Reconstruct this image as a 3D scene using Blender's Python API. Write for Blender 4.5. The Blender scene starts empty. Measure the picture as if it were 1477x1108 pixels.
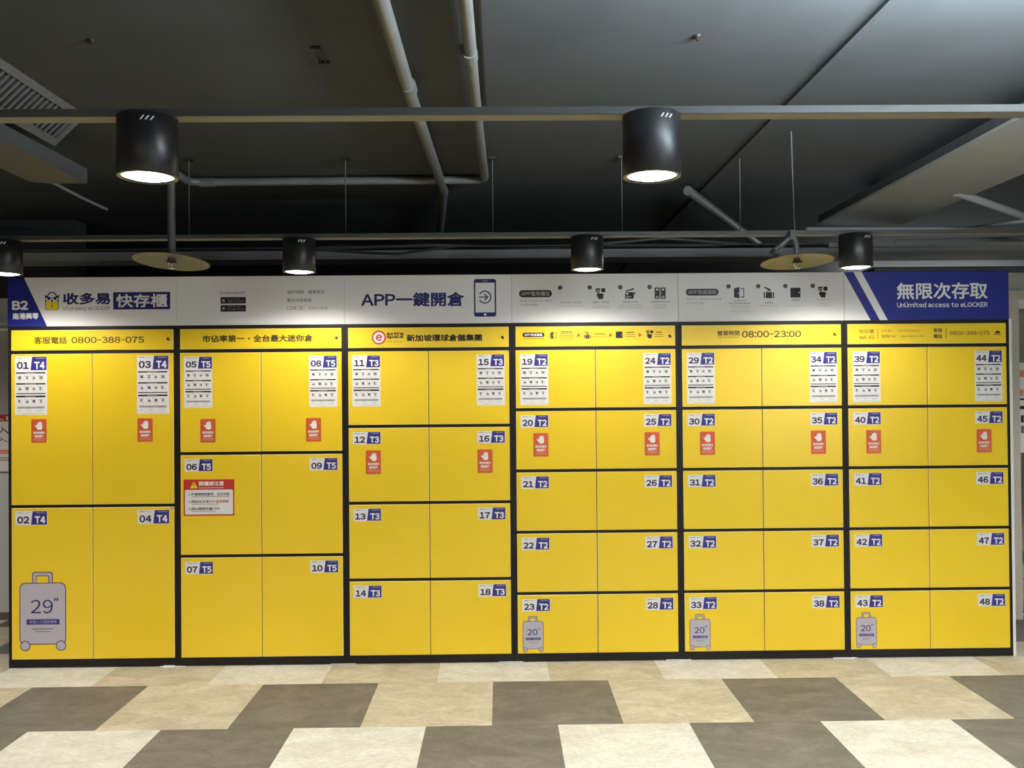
import bpy, bmesh, math, random
from mathutils import Vector, Matrix
random.seed(7)
S = bpy.context.scene
COL = S.collection

# ------------------------------------------------------------------ camera, world, exposure
F_PX, CX, CD, CH, YAW, PITCH, ROLL = 1253.6, -0.0631, 4.9421, 1.5316, 0.01226, 0.00949, -0.00846
fwd = Vector((math.sin(YAW)*math.cos(PITCH), math.cos(YAW)*math.cos(PITCH), math.sin(PITCH)))
rt0 = Vector((math.cos(YAW), -math.sin(YAW), 0)); up0 = rt0.cross(fwd)
rt = rt0*math.cos(ROLL) + up0*math.sin(ROLL); up = up0*math.cos(ROLL) - rt0*math.sin(ROLL)
cam = bpy.data.objects.new('camera', bpy.data.cameras.new('camera')); COL.objects.link(cam)
m4 = Matrix((rt, up, -fwd)).transposed().to_4x4(); m4.translation = Vector((CX, -CD, CH))
cam.matrix_world = m4
cam.data.sensor_fit = 'HORIZONTAL'; cam.data.sensor_width = 36; cam.data.lens = F_PX/1477*36
cam.data.clip_start = 0.05; cam.data.clip_end = 100
S.camera = cam
S.view_settings.view_transform = 'Standard'; S.view_settings.look = 'None'
S.view_settings.gamma = 1; S.view_settings.use_curve_mapping = False
S.view_settings.exposure = 0.0
w = bpy.data.worlds.new('world'); S.world = w; w.use_nodes = True
w.node_tree.nodes['Background'].inputs[0].default_value = (0.8, 0.85, 0.9, 1)
w.node_tree.nodes['Background'].inputs[1].default_value = 0.02
FAR_W, NEAR_W, GRID_W = 39.0, 88.0, 44.0     # watts: small can lights at the sign, near row, rows behind the viewer
def area_light(name, loc, rot, sx, sy, watts, col):
    l = bpy.data.lights.new(name, 'AREA'); l.shape = 'RECTANGLE'; l.size = sx; l.size_y = sy
    l.energy = watts; l.color = col
    o = bpy.data.objects.new(name, l); COL.objects.link(o); o.location = loc; o.rotation_euler = rot
    return o
def beam(loc, watts, angle, blend, col=(1.0, 0.965, 0.90), parent=None):
    l = bpy.data.lights.new('can_light_beam', 'SPOT'); l.energy = watts; l.spot_size = math.radians(angle); l.spot_blend = blend
    l.shadow_soft_size = 0.045; l.color = col
    o = bpy.data.objects.new('can_light_beam', l); COL.objects.link(o); o.location = loc
    if parent: o.parent = parent
    return o
# the same can lights go on in rows behind the viewer (1.47 m by 1.94 m grid)
for x in (-4.02, -2.55): beam((x, -2.44, 2.13), NEAR_W, 142, 0.6)
for x in (1.84, 3.31): beam((x, -2.44, 2.13), NEAR_W, 142, 0.6)
for y in (-4.38, -6.32):
    for x in (-4.02, -2.55, -1.08, 0.38, 1.84, 3.31): beam((x, y, 2.13), GRID_W, 150, 0.9)
area_light('concourse_fill', (0.3, -8.4, 2.5), (math.radians(60), 0, 0), 7.0, 0.6, 34, (1.0, 0.96, 0.90))  # unseen fill added for general ambient brightness
area_light('shopfront_light', (4.2, -7.5, 1.55), (math.radians(95), 0, math.radians(25)), 1.0, 0.8, 40, (0.80, 0.90, 1.0))
beam((-4.05, -0.40, 2.13), 40, 150, 0.6); beam((4.4, -0.45, 2.13), 60, 150, 0.6)      # unseen spots, added to brighten the wall and doorway past the ends
area_light('rear_fill', (4.6, 4.5, 2.4), (math.radians(-50), 0, 0), 2.0, 0.5, 45, (0.9, 0.97, 1.0))  # unseen fill added to lift the dark area behind the lockers
# unseen upward fill, added to brighten the ceiling towards the right
area_light('ceiling_fill', (1.6, -3.35, 2.41), (math.radians(180), 0, 0), 1.4, 0.2, 2100, (0.80, 0.92, 1.0))

# ------------------------------------------------------------------ materials
MATS = {}
def mat(name, col, rough=0.6, metal=0.0, coat=0.0, emit=None, strength=0, noise=None, spec=0.5, bump=0):
    if name in MATS: return MATS[name]
    m = bpy.data.materials.new(name); m.use_nodes = True; nt = m.node_tree; b = nt.nodes['Principled BSDF']
    b.inputs['Base Color'].default_value = (*col, 1); b.inputs['Roughness'].default_value = rough
    b.inputs['Metallic'].default_value = metal; b.inputs['Coat Weight'].default_value = coat
    b.inputs['Coat Roughness'].default_value = 0.12
    b.inputs['Specular IOR Level'].default_value = spec
    if emit: b.inputs['Emission Color'].default_value = (*emit, 1); b.inputs['Emission Strength'].default_value = strength
    if noise:
        sc, amt, det = noise
        tc = nt.nodes.new('ShaderNodeTexCoord'); n = nt.nodes.new('ShaderNodeTexNoise')
        n.inputs['Scale'].default_value = sc; n.inputs['Detail'].default_value = det
        nt.links.new(tc.outputs['Object'], n.inputs['Vector'])
        r = nt.nodes.new('ShaderNodeValToRGB'); e = r.color_ramp.elements
        e[0].position = 0.3; e[1].position = 0.7
        e[0].color = (*[c*(1-amt) for c in col], 1); e[1].color = (*[min(1, c*(1+amt)) for c in col], 1)
        nt.links.new(n.outputs['Fac'], r.inputs['Fac']); nt.links.new(r.outputs['Color'], b.inputs['Base Color'])
        if bump:
            bp = nt.nodes.new('ShaderNodeBump'); bp.inputs['Strength'].default_value = bump; bp.inputs['Distance'].default_value = 0.01
            nt.links.new(n.outputs['Fac'], bp.inputs['Height']); nt.links.new(bp.outputs['Normal'], b.inputs['Normal'])
    MATS[name] = m; return m
def lin(*rgb): return tuple(((c/255)/12.92 if c/255 <= 0.04045 else ((c/255+0.055)/1.055)**2.4) for c in rgb)
def tile_mat(name, base, dark, light):
    m = bpy.data.materials.new(name); m.use_nodes = True; nt = m.node_tree; b = nt.nodes['Principled BSDF']
    tc = nt.nodes.new('ShaderNodeTexCoord'); oi = nt.nodes.new('ShaderNodeObjectInfo')
    mul = nt.nodes.new('ShaderNodeVectorMath'); mul.operation = 'SCALE'; mul.inputs['Scale'].default_value = 37
    cx = nt.nodes.new('ShaderNodeCombineXYZ')
    for i in range(3): nt.links.new(oi.outputs['Random'], cx.inputs[i])
    nt.links.new(cx.outputs[0], mul.inputs[0])
    add = nt.nodes.new('ShaderNodeVectorMath'); nt.links.new(tc.outputs['Object'], add.inputs[0]); nt.links.new(mul.outputs[0], add.inputs[1])
    mp = nt.nodes.new('ShaderNodeMapping'); mp.inputs['Scale'].default_value = (1, 1.6, 1); nt.links.new(add.outputs[0], mp.inputs[0])
    def nz(scale, det, dist):
        n = nt.nodes.new('ShaderNodeTexNoise'); n.inputs['Scale'].default_value = scale; n.inputs['Detail'].default_value = det
        n.inputs['Distortion'].default_value = dist; n.inputs['Roughness'].default_value = 0.65
        nt.links.new(mp.outputs[0], n.inputs['Vector']); return n
    n1 = nz(5, 8, 0.8); n2 = nz(38, 5, 0.3)
    r = nt.nodes.new('ShaderNodeValToRGB'); e = r.color_ramp.elements
    e[0].position = 0.32; e[0].color = (*dark, 1); e[1].position = 0.70; e[1].color = (*light, 1)
    x = e.new(0.5); x.color = (*base, 1)
    nt.links.new(n1.outputs['Fac'], r.inputs['Fac'])
    r2 = nt.nodes.new('ShaderNodeValToRGB'); e = r2.color_ramp.elements
    e[0].position = 0.35; e[0].color = (0.86, 0.86, 0.86, 1); e[1].position = 0.65; e[1].color = (1.08, 1.08, 1.06, 1)
    nt.links.new(n2.outputs['Fac'], r2.inputs['Fac'])
    mx = nt.nodes.new('ShaderNodeMix'); mx.data_type = 'RGBA'; mx.blend_type = 'MULTIPLY'; mx.inputs['Factor'].default_value = 1
    nt.links.new(r.outputs['Color'], mx.inputs[6]); nt.links.new(r2.outputs['Color'], mx.inputs[7])
    nt.links.new(mx.outputs[2], b.inputs['Base Color']); b.inputs['Roughness'].default_value = 0.55
    b.inputs['Specular IOR Level'].default_value = 0.3
    return m
YEL = mat('yellow_lacquer', (0.82, 0.56, 0.020), 0.28, noise=(260, 0.03, 2), bump=0.02)
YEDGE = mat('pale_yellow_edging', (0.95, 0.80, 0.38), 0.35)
BLK = mat('black_powder_coat', (0.010, 0.008, 0.006), 0.5, spec=0.25)
LAMPB = mat('black_lamp_housing', (0.010, 0.010, 0.011), 0.38)
SIGNW = mat('sign_white', (0.72, 0.70, 0.69), 0.5, spec=0.3)
NAVY = mat('ink_navy', (0.016, 0.014, 0.115), 0.5, spec=0.3)
BLUE = mat('sign_blue', (0.012, 0.018, 0.18), 0.45, spec=0.3)
INK = mat('ink_black', (0.014, 0.010, 0.012), 0.5, spec=0.3)
INKB = mat('ink_brown', (0.06, 0.038, 0.012), 0.5, spec=0.3)
GREY = mat('ink_grey', (0.34, 0.33, 0.34), 0.5, spec=0.3)
MGREY = mat('ink_mid_grey', (0.12, 0.11, 0.12), 0.5, spec=0.3)
PAPER = mat('label_white', (0.74, 0.72, 0.70), 0.42, spec=0.4)
WHT = mat('print_white', (0.80, 0.78, 0.76), 0.45, spec=0.3)
RED = mat('ink_red', (0.46, 0.035, 0.02), 0.45, spec=0.3)
ORNG = mat('sticker_orange', (0.56, 0.095, 0.028), 0.42, spec=0.4)
PINK = mat('ink_pale_orange', (0.72, 0.26, 0.16), 0.45)
YPR = mat('print_yellow', (0.80, 0.60, 0.02), 0.45, spec=0.3)
LILAC = mat('decal_lilac_grey', (0.44, 0.40, 0.45), 0.42, spec=0.4)
LOGOR = mat('logo_red', (0.50, 0.03, 0.03), 0.45)
STEEL = mat('channel_grey_steel', (0.045, 0.046, 0.045), 0.55)
PIPE = mat('pipe_grey_paint', (0.072, 0.075, 0.071), 0.5, noise=(9, 0.15, 3))
CEIL = mat('ceiling_dark_paint', (0.034, 0.0375, 0.040), 0.8, noise=(3.0, 0.10, 6), bump=0.1, spec=0.2)
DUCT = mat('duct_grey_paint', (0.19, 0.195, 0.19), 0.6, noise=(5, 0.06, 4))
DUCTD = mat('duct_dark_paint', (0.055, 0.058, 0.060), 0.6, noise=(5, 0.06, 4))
DARK = mat('dark_void_paint', (0.012, 0.013, 0.014), 0.9)
CABLE = mat('cable_grey', (0.05, 0.05, 0.045), 0.6)
WALLG = mat('wall_grey_plaster', (0.42, 0.41, 0.38), 0.75, noise=(6, 0.05, 4))
WALLW = mat('wall_pale_panel', (0.55, 0.55, 0.54), 0.6)
BEIGE = mat('beige_frame', (0.56, 0.51, 0.42), 0.6)
TRIMW = mat('white_trim', (0.78, 0.78, 0.76), 0.4)
CHROME = mat('bright_steel', (0.75, 0.75, 0.75), 0.25, metal=1)
DGLASS = mat('dark_glass', (0.55, 0.56, 0.55), 0.06, metal=1)
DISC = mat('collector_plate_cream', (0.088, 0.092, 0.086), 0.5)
GLOW = mat('lamp_diffuser', (0.9, 0.9, 0.85), 0.5, emit=(1.0, 0.95, 0.82), strength=14)
T_WHITE = tile_mat('tile_cream', (0.61, 0.585, 0.50), (0.53, 0.50, 0.42), (0.69, 0.67, 0.59))
T_MID = tile_mat('tile_beige', (0.48, 0.42, 0.305), (0.395, 0.345, 0.24), (0.60, 0.54, 0.41))
T_DARK = tile_mat('tile_taupe', (0.150, 0.134, 0.108), (0.115, 0.102, 0.08), (0.20, 0.18, 0.148))

# ------------------------------------------------------------------ mesh helpers
class MB:
    """collects shapes with materials; build() links them as one mesh object"""
    def __init__(s): s.v = []; s.f = []; s.m = []; s.mats = []; s.sm = []
    def mi(s, m):
        if m not in s.mats: s.mats.append(m)
        return s.mats.index(m)
    def add(s, vs, fs, m, smooth=False):
        n = len(s.v); s.v += [tuple(v) for v in vs]; k = s.mi(m)
        for f in fs: s.f.append(tuple(n+i for i in f)); s.m.append(k); s.sm.append(smooth)
    def box(s, x0, x1, y0, y1, z0, z1, m):
        vs = [(x, y, z) for x in (x0, x1) for y in (y0, y1) for z in (z0, z1)]
        s.add(vs, [(0, 1, 3, 2), (4, 6, 7, 5), (0, 4, 5, 1), (2, 3, 7, 6), (0, 2, 6, 4), (1, 5, 7, 3)], m)
    def panel(s, x0, x1, yf, yb, z0, z1, c, m, medge=None):
        """box whose front edges (towards -Y) are chamfered by c"""
        me = medge or m
        o = [(x0, z0), (x1, z0), (x1, z1), (x0, z1)]; i = [(x0+c, z0+c), (x1-c, z0+c), (x1-c, z1-c), (x0+c, z1-c)]
        vs = [(a, yb, b) for a, b in o] + [(a, yf+c, b) for a, b in o] + [(a, yf, b) for a, b in i]
        s.add(vs, [(8, 9, 10, 11)], m)
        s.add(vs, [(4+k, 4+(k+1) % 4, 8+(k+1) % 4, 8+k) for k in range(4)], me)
        s.add(vs, [(k, (k+1) % 4, 4+(k+1) % 4, 4+k) for k in range(4)] + [(3, 2, 1, 0)], m)
    def tube(s, pts, r, m, seg=12, cap=True):
        pts = [Vector(p) for p in pts]; rings = []
        for i, p in enumerate(pts):
            d = (pts[min(i+1, len(pts)-1)] - pts[max(i-1, 0)]).normalized()
            a = Vector((0, 0, 1)) if abs(d.z) < 0.9 else Vector((1, 0, 0))
            u = d.cross(a).normalized(); w_ = d.cross(u)
            rings.append([p + (u*math.cos(t) + w_*math.sin(t))*r for t in [2*math.pi*k/seg for k in range(seg)]])
        vs = [v for rg in rings for v in rg]; fs = []
        for i in range(len(pts)-1):
            for k in range(seg): fs.append((i*seg+k, i*seg+(k+1) % seg, (i+1)*seg+(k+1) % seg, (i+1)*seg+k))
        s.add(vs, fs, m, True)
        if cap: s.add(rings[0], [tuple(range(seg))[::-1]], m); s.add(rings[-1], [tuple(range(seg))], m)
    def lathe(s, prof, m, seg=40, centre=(0, 0, 0), smooth=True):
        vs = []; fs = []; cx, cy, cz = centre
        for r, z in prof:
            for k in range(seg): t = 2*math.pi*k/seg; vs.append((cx+r*math.cos(t), cy+r*math.sin(t), cz+z))
        for i in range(len(prof)-1):
            for k in range(seg): fs.append((i*seg+k, i*seg+(k+1) % seg, (i+1)*seg+(k+1) % seg, (i+1)*seg+k))
        s.add(vs, fs, m, smooth)
    def build(s, name, parent=None, loc=None):
        me = bpy.data.meshes.new(name); me.from_pydata(s.v, [], s.f); 
        for m in s.mats: me.materials.append(m)
        me.polygons.foreach_set('material_index', s.m); me.polygons.foreach_set('use_smooth', s.sm); me.update()
        o = bpy.data.objects.new(name, me); COL.objects.link(o)
        if parent: o.parent = parent
        if loc: o.location = loc
        return o
def empty(name, loc=(0, 0, 0)):
    o = bpy.data.objects.new(name, None); COL.objects.link(o); o.location = loc; o.empty_display_size = 0.1; return o
def tag(o, label, cat, group=None):
    o['label'] = label; o['category'] = cat
    if group: o['group'] = group
    return o
def struct(o, label=None, cat=None):
    o['kind'] = 'structure'
    if label: o['label'] = label
    if cat: o['category'] = cat
    return o

# ------------------------------------------------------------------ flat print
_gc = {}
def glyph(ch, res):
    """one character as a flat mesh; Latin letters and figures in their full-width grotesque form"""
    if (ch, res) not in _gc:
        lat = 0x21 <= ord(ch) <= 0x7e
        c = bpy.data.curves.new('t', 'FONT'); c.body = chr(ord(ch)+0xFEE0) if lat else ch; c.size = 1; c.resolution_u = res
        o = bpy.data.objects.new('t', c); COL.objects.link(o)
        dg = bpy.context.evaluated_depsgraph_get(); me = bpy.data.meshes.new_from_object(o.evaluated_get(dg))
        vs = [(v.co.x, v.co.y) for v in me.vertices]; fs = [tuple(p.vertices) for p in me.polygons]
        bpy.data.objects.remove(o); bpy.data.curves.remove(c); bpy.data.meshes.remove(me)
        adv = 1.0
        if lat:
            x0 = min(v[0] for v in vs); x1 = max(v[0] for v in vs); k = 0.5 if ch == '-' else 1.0
            vs = [((x-x0)*k+0.045, y) for x, y in vs]; adv = (x1-x0)*k+0.09
        _gc[(ch, res)] = (vs, fs, adv)
    return _gc[(ch, res)]
_tc = {}
def glyphs(txt, res):
    if (txt, res) not in _tc:
        V = []; F = []; x = 0
        for ch in txt:
            if ch == ' ': x += 0.27; continue
            vs, fs, adv = glyph(ch, res); n = len(V)
            V += [(a+x, b) for a, b in vs]; F += [tuple(n+i for i in f) for f in fs]; x += adv
        xs = [v[0] for v in V]; ys = [v[1] for v in V]; x0, x1, y0, y1 = min(xs), max(xs), min(ys), max(ys)
        _tc[(txt, res)] = ([((a-x0)/(x1-x0), (b-y0)/(y1-y0)) for a, b in V], F, (x1-x0), (y1-y0))
    return _tc[(txt, res)]
LAY = 0.00025
class Print(MB):
    """flat printing in the XZ plane facing -Y; u right, v up, in units of k metres"""
    def __init__(s, u0=0, v0=0, k=1.0, y=0.0): super().__init__(); s.u0 = u0; s.v0 = v0; s.k = k; s.y = y; s.n = 0
    def P(s, u, v, l): return (s.u0+u*s.k, s.y-l*LAY-(s.n % 20)*1e-5, s.v0+v*s.k)
    def add(s, vs, fs, m, smooth=False): super().add(vs, fs, m, smooth); s.n += 1
    def flush(s, name, parent, label=None):
        """everything printed since the last flush becomes one part"""
        o = s.build(name, parent); MB.__init__(s); s.n += 1
        if label: o['label'] = label
        return o
    def poly(s, pts, m, l=1): s.add([s.P(u, v, l) for u, v in pts], [tuple(range(len(pts)))], m)
    def rect(s, u0, u1, v0, v1, m, l=1): s.poly([(u0, v0), (u1, v0), (u1, v1), (u0, v1)], m, l)
    def rr(s, u0, u1, v0, v1, r, m, l=1, n=5):
        p = []
        for cx, cy, a in ((u1-r, v0+r, -90), (u1-r, v1-r, 0), (u0+r, v1-r, 90), (u0+r, v0+r, 180)):
            for i in range(n+1): t = math.radians(a+90*i/n); p.append((cx+r*math.cos(t), cy+r*math.sin(t)))
        s.poly(p, m, l)
    def disc(s, u, v, r, m, l=1, n=20): s.poly([(u+r*math.cos(2*math.pi*i/n), v+r*math.sin(2*math.pi*i/n)) for i in range(n)], m, l)
    def arc(s, u, v, r, w_, a0, a1, m, l=1, n=18):
        vs = []; fs = []
        for i in range(n+1):
            t = math.radians(a0+(a1-a0)*i/n)
            vs += [s.P(u+(r-w_/2)*math.cos(t), v+(r-w_/2)*math.sin(t), l), s.P(u+(r+w_/2)*math.cos(t), v+(r+w_/2)*math.sin(t), l)]
        for i in range(n): fs.append((2*i, 2*i+1, 2*i+3, 2*i+2))
        s.add(vs, fs, m)
    def line(s, a, b, w_, m, l=1):
        dx, dy = b[0]-a[0], b[1]-a[1]; L = math.hypot(dx, dy); nx, ny = -dy/L*w_/2, dx/L*w_/2
        s.poly([(a[0]-nx, a[1]-ny), (b[0]-nx, b[1]-ny), (b[0]+nx, b[1]+ny), (a[0]+nx, a[1]+ny)], m, l)
    def text(s, txt, u0, u1, v0, v1, m, l=2, bold=0.0, res=2):
        vs, fs, W_, H_ = glyphs(txt, res)
        e = bold; du = (u1-u0)*e/W_; dv = (v1-v0)*e/H_
        st = [(0, 0)] if bold <= 0.003 else [(-1, 0), (1, 0), (0, -1), (0, 1)] if bold < 0.02 else [(0, 0), (-1, 0), (1, 0), (0, -1), (0, 1), (.7, .7), (-.7, .7), (.7, -.7), (-.7, -.7)]
        if bold <= 0.003: du = dv = 0
        for a_, b_ in st:
            s.add([s.P(u0+du+a*(u1-u0-2*du)+a_*du, v0+dv+b*(v1-v0-2*dv)+b_*dv, l) for a, b in vs], fs, m)
# icons, drawn in a unit cell (0..1) placed at u,v with size q
def ic_hand_tap(p, u, v, q, m, bg, l=1):
    p.rr(u+.05*q, u+.42*q, v+.62*q, v+.98*q, .06*q, m, l); p.rr(u+.52*q, u+.88*q, v+.62*q, v+.98*q, .06*q, m, l)
    p.rr(u+.16*q, u+.36*q, v+.42*q, v+.84*q, .1*q, bg, l+1); p.rr(u+.20*q, u+.32*q, v+.25*q, v+.80*q, .06*q, m, l+2)
    p.poly([(u+.20*q, v+.50*q), (u+.08*q, v+.36*q), (u+.14*q, v+.30*q), (u+.3*q, v+.02*q), (u+.66*q, v+.02*q), (u+.74*q, v+.42*q), (u+.68*q, v+.5*q), (u+.3*q, v+.54*q)], m, l+2)
def ic_card(p, u, v, q, m, bg, l=1):
    p.rr(u+.02*q, u+.78*q, v+.04*q, v+.62*q, .07*q, m, l); p.rr(u+.10*q, u+.32*q, v+.40*q, v+.55*q, .04*q, bg, l+1)
    p.rect(u+.10*q, u+.36*q, v+.12*q, v+.16*q, bg, l+1); p.rect(u+.10*q, u+.60*q, v+.22*q, v+.26*q, bg, l+1)
    p.poly([(u+.1*q, v+.66*q), (u+.80*q, v+.84*q), (u+.80*q, v+.98*q), (u+.1*q, v+.76*q)], m, l)
    p.poly([(u+.82*q, v+.6*q), (u+.92*q, v+.68*q), (u+.92*q, v+.38*q), (u+.82*q, v+.34*q)], m, l)
def ic_lockers(p, u, v, q, m, bg, l=1):
    for a in (0, .52):
        p.rr(u+a*q, u+(a+.45)*q, v, v+q, .05*q, m, l); p.rect(u+(a+.12)*q, u+(a+.33)*q, v+.74*q, v+.9*q, bg, l+1)
        p.rect(u+(a+.1)*q, u+(a+.35)*q, v+.08*q, v+.13*q, bg, l+1); p.rect(u+(a+.1)*q, u+(a+.35)*q, v+.2*q, v+.25*q, bg, l+1)
        p.rect(u+(a+.1)*q, u+(a+.14)*q, v+.45*q, v+.55*q, bg, l+1)
def ic_door(p, u, v, q, m, bg, l=1):
    p.poly([(u, v+.08*q), (u+.48*q, v), (u+.48*q, v+q), (u, v+.88*q)], m, l); p.disc(u+.38*q, v+.46*q, .05*q, bg, l+1, 8)
    for a in ((.55, .08, .9, .15), (.55, .83, .9, .9), (.82, .08, .9, .9)): p.rect(u+a[0]*q, u+a[2]*q, v+a[1]*q, v+a[3]*q, m, l)
def ic_bag(p, u, v, q, m, bg, l=1):
    p.rect(u+.22*q, u+.78*q, v, v+.52*q, m, l); p.rr(u+.04*q, u+.16*q, v, v+.52*q, .05*q, m, l); p.rr(u+.84*q, u+.96*q, v, v+.52*q, .05*q, m, l)
    p.arc(u+.5*q, v+.52*q, .15*q, .06*q, 0, 180, m, l, 8); p.poly([(u+.05*q, v+.92*q), (u+.15*q, v+q), (u+.68*q, v+.78*q), (u+.62*q, v+.62*q)], m, l)
def ic_box(p, u, v, q, m, bg, l=1):
    p.rr(u+.02*q, u+.9*q, v+.04*q, v+.9*q, .05*q, m, l); p.disc(u+.78*q, v+.48*q, .06*q, bg, l+1, 8)
def ic_qrless(p, u, v, q, m, bg, l=1): pass
def keyhole(p, u, v, m=None):
    p.disc(u, v, 2.1, INK, 1, 12); p.disc(u+1.6, v-1.8, 1.3, MGREY, 1, 10)

# ------------------------------------------------------------------ room
FT = 0.606; FX = 0.487; FY = -0.325
fl = MB(); fl.box(-7, 7, -10, 7, -0.1, -0.004, T_MID); floor = struct(fl.build('floor'))
tm = {}
for k, m in (('w', T_WHITE), ('m', T_MID), ('d', T_DARK)):
    b = MB(); h = FT/2-0.0006; b.box(-h, h, -h, h, -0.004, 0, m); tm[k] = b
shared = {}
PAT = [('w', 'm'), ('m', 'd'), ('d', 'w'), ('m', 'd')]   # rows towards the viewer from the lockers
for r in range(-8, 12):                  # r=0 is the row the lockers' front edge stands on
    half = 0.5 if r % 2 == 0 else 0.0
    for i in range(-8, 7):
        x0 = FX + (i+half)*FT; yc = FY + FT*0.5 - r*FT
        if r == 0: kind = 'w' if i % 2 == 0 else 'm'
        elif r == 1: kind = 'm' if i % 2 == 0 else 'd'
        elif r == 2: kind = 'd' if i % 2 == 0 else 'w'
        else: kind = PAT[r % 4][(i + r//4) % 2]
        if kind not in shared:
            o = tm[kind].build('floor_tile', floor); shared[kind] = o.data
        else:
            o = bpy.data.objects.new('floor_tile', shared[kind]); COL.objects.link(o); o.parent = floor
        o.location = (x0+FT/2, yc, 0)
ZC = 2.75
b = MB(); b.box(-7, 7, -10, 7, ZC, ZC+0.1, CEIL); b.box(1.15, 7, -10, 7, ZC-0.014, ZC, CEIL)
ceiling = struct(b.build('ceiling'))
b = MB(); b.box(-7.1, -7, -10, 7, 0, ZC, WALLG); struct(b.build('wall_left'))
b = MB(); b.box(7, 7.1, -10, 7, 0, ZC, WALLG); struct(b.build('wall_right'))
b = MB(); b.box(-7, 7, -10.1, -10, 0, ZC, WALLG); struct(b.build('wall_front'))
b = MB(); b.box(-7, 7, 7, 7.1, 0, ZC, DARK); struct(b.build('wall_back'))
# wall piece seen past the left end of the lockers, and the dark bulkhead over it
b = MB(); b.box(-7, -3.0, 1.1, 1.25, 0, 2.21, WALLG); b.box(-7, -3.0, 1.085, 1.1, 0.05, 1.0, WALLW)
b.box(-7, -3.0, 1.08, 1.1, 2.02, 2.045, BEIGE); b.box(-7, -3.0, 1.07, 1.1, 1.985, 2.0, TRIMW)
b.box(-7, -3.0, 1.1, 1.25, 2.21, ZC, DARK); struct(b.build('wall_behind'))
b = MB(); b.box(-7, -3.0, 1.075, 1.1, 0, 0.05, mat('baseboard_brown', (0.12, 0.10, 0.075), 0.6)); struct(b.build('baseboard_back'))
# glazed doorway seen past the right end
b = MB(); b.box(3.30, 3.372, 0.776, 0.85, 0, 2.179, BEIGE); b.box(3.372, 4.6, 0.776, 0.85, 2.119, 2.179, BEIGE)
b.box(3.372, 4.6, 0.79, 0.85, 2.06, 2.119, TRIMW); b.box(4.6, 4.68, 0.776, 0.85, 0, 2.179, BEIGE)
dr = struct(b.build('door_1'))
b = MB(); b.box(3.372, 4.6, 0.82, 0.832, 0.03, 2.06, DGLASS); g = b.build('glass_pane', dr)
b = MB(); b.box(4.68, 7, 0.8, 0.9, 0, 2.30, WALLG); b.box(3.30, 4.68, 0.8, 0.9, 2.179, 2.30, WALLG); struct(b.build('wall_side'))

# ------------------------------------------------------------------ locker cabinets
CW = 0.95; KP = CW/242.0
ROWTOP, ROWBOT, GAP = 1.770, 0.049, 0.018
NAVN, WN = NAVY, WHT
def number_label(num, typ, u0, v1, sc, sheet):
    """white label with number and navy parallelogram; with sheet=True the instruction sheet continues below"""
    lw, lh = 0.159*sc, 0.0705*sc
    p = Print(u0, v1-lh, lw, DOORY)
    a = lh/lw
    if sheet:
        p = Print(u0, v1-0.29*sc, lw, DOORY); H = 0.29/0.159; base = H-a
        p.rect(0, 1, 0, H, PAPER, 1)
    else:
        base = 0; p.rect(0, 1, 0, a, PAPER, 1); H = a
    t = lambda f: base + f*a
    p.poly([(.49, t(.04)), (.985, t(.04)), (.985, t(.985)), (.54, t(.985))], BLUEL, 2)
    p.text(num, .06, .44, t(.12), t(.635), NUMI, 2, 0.04, 3)
    p.text(typ, .605, .935, t(.12), t(.635), WHT, 3, 0.04, 3)
    p.rect(.06, .24, t(.86), t(.90), MGREY, 2); p.rect(.27, .45, t(.865), t(.895), GREY, 2)
    p.rect(.66, .93, t(.85), t(.895), GREY, 3)
    if sheet:
        q = lambda y: H*(1-(y-105)/608.0)
        for y0, y1 in ((268, 282), (382, 397), (486, 496), (512, 530)):
            p.rr(.035, .955, q(y1), q(y0), .018 if y1-y0 > 10 else .01, INK, 2, 3)
        for y0 in (270.5, 385, 516): p.rect(.32, .64, q(y0+9), q(y0+3), GREY, 3)
        rows = ((325, (ic_box, ic_hand_tap, ic_card, ic_lockers)), (438, (ic_bag, ic_box, ic_card, ic_door)), (570, (ic_door, ic_bag, ic_box, ic_hand_tap)))
        for y, icons in rows:
            for j, ic in enumerate(icons):
                c = (.155, .385, .595, .815)[j]; m = MGREY
                ic(p, c-.05, q(y+17), .105, m, PAPER, 2)
                p.disc(c-.085, q(y-18), .013, MGREY, 2, 8); p.rect(c-.06, c+.06, q(y+29), q(y+27), GREY, 2)
        p.rect(.07, .92, q(648), q(625), GREY, 2); p.rect(.36, .45, q(639), q(635), MGREY, 3); p.rect(.68, .80, q(639), q(635), MGREY, 3)
        for a0, a1 in ((.1, .19), (.38, .49), (.68, .86)): p.rect(a0, a1, q(673), q(668), GREY, 2)
        p.rect(.22, .94, q(700), q(697.5), GREY, 2)
    return p
def hand_sticker(u0, v1):
    p = Print(u0, v1-0.135, 0.087/168.0, DOORY); H = 0.135/0.087*168
    p.rr(0, 168, 0, H, 12, PINK, 1); p.rr(2.5, 165.5, 2.5, H-2.5, 10, ORNG, 2)
    # palm with fingers and thumb, about 60 wide
    cx, y0 = 88, H-118
    p.rr(cx-26, cx+32, y0, y0+58, 22, WHT, 3)
    for i, (x, t) in enumerate(((-25, 74), (-11, 86), (3, 90), (17, 82))): p.rr(cx+x, cx+x+12.5, y0+28, y0+t, 6, WHT, 3, 3)
    p.poly([(cx-22, y0+14), (cx-46, y0+40), (cx-48, y0+50), (cx-40, y0+52), (cx-20, y0+40)], WHT, 3)
    p.text('使用前請先', 22, 146, H-164, H-136, WHT, 3, 0.03, 1); p.text('確認關門', 36, 130, H-204, H-174, WHT, 3, 0.03, 1)
    p.rect(22, 146, 38, 46, PINK, 3); p.rect(22, 146, 24, 30, PINK, 3)
    return p
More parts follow.
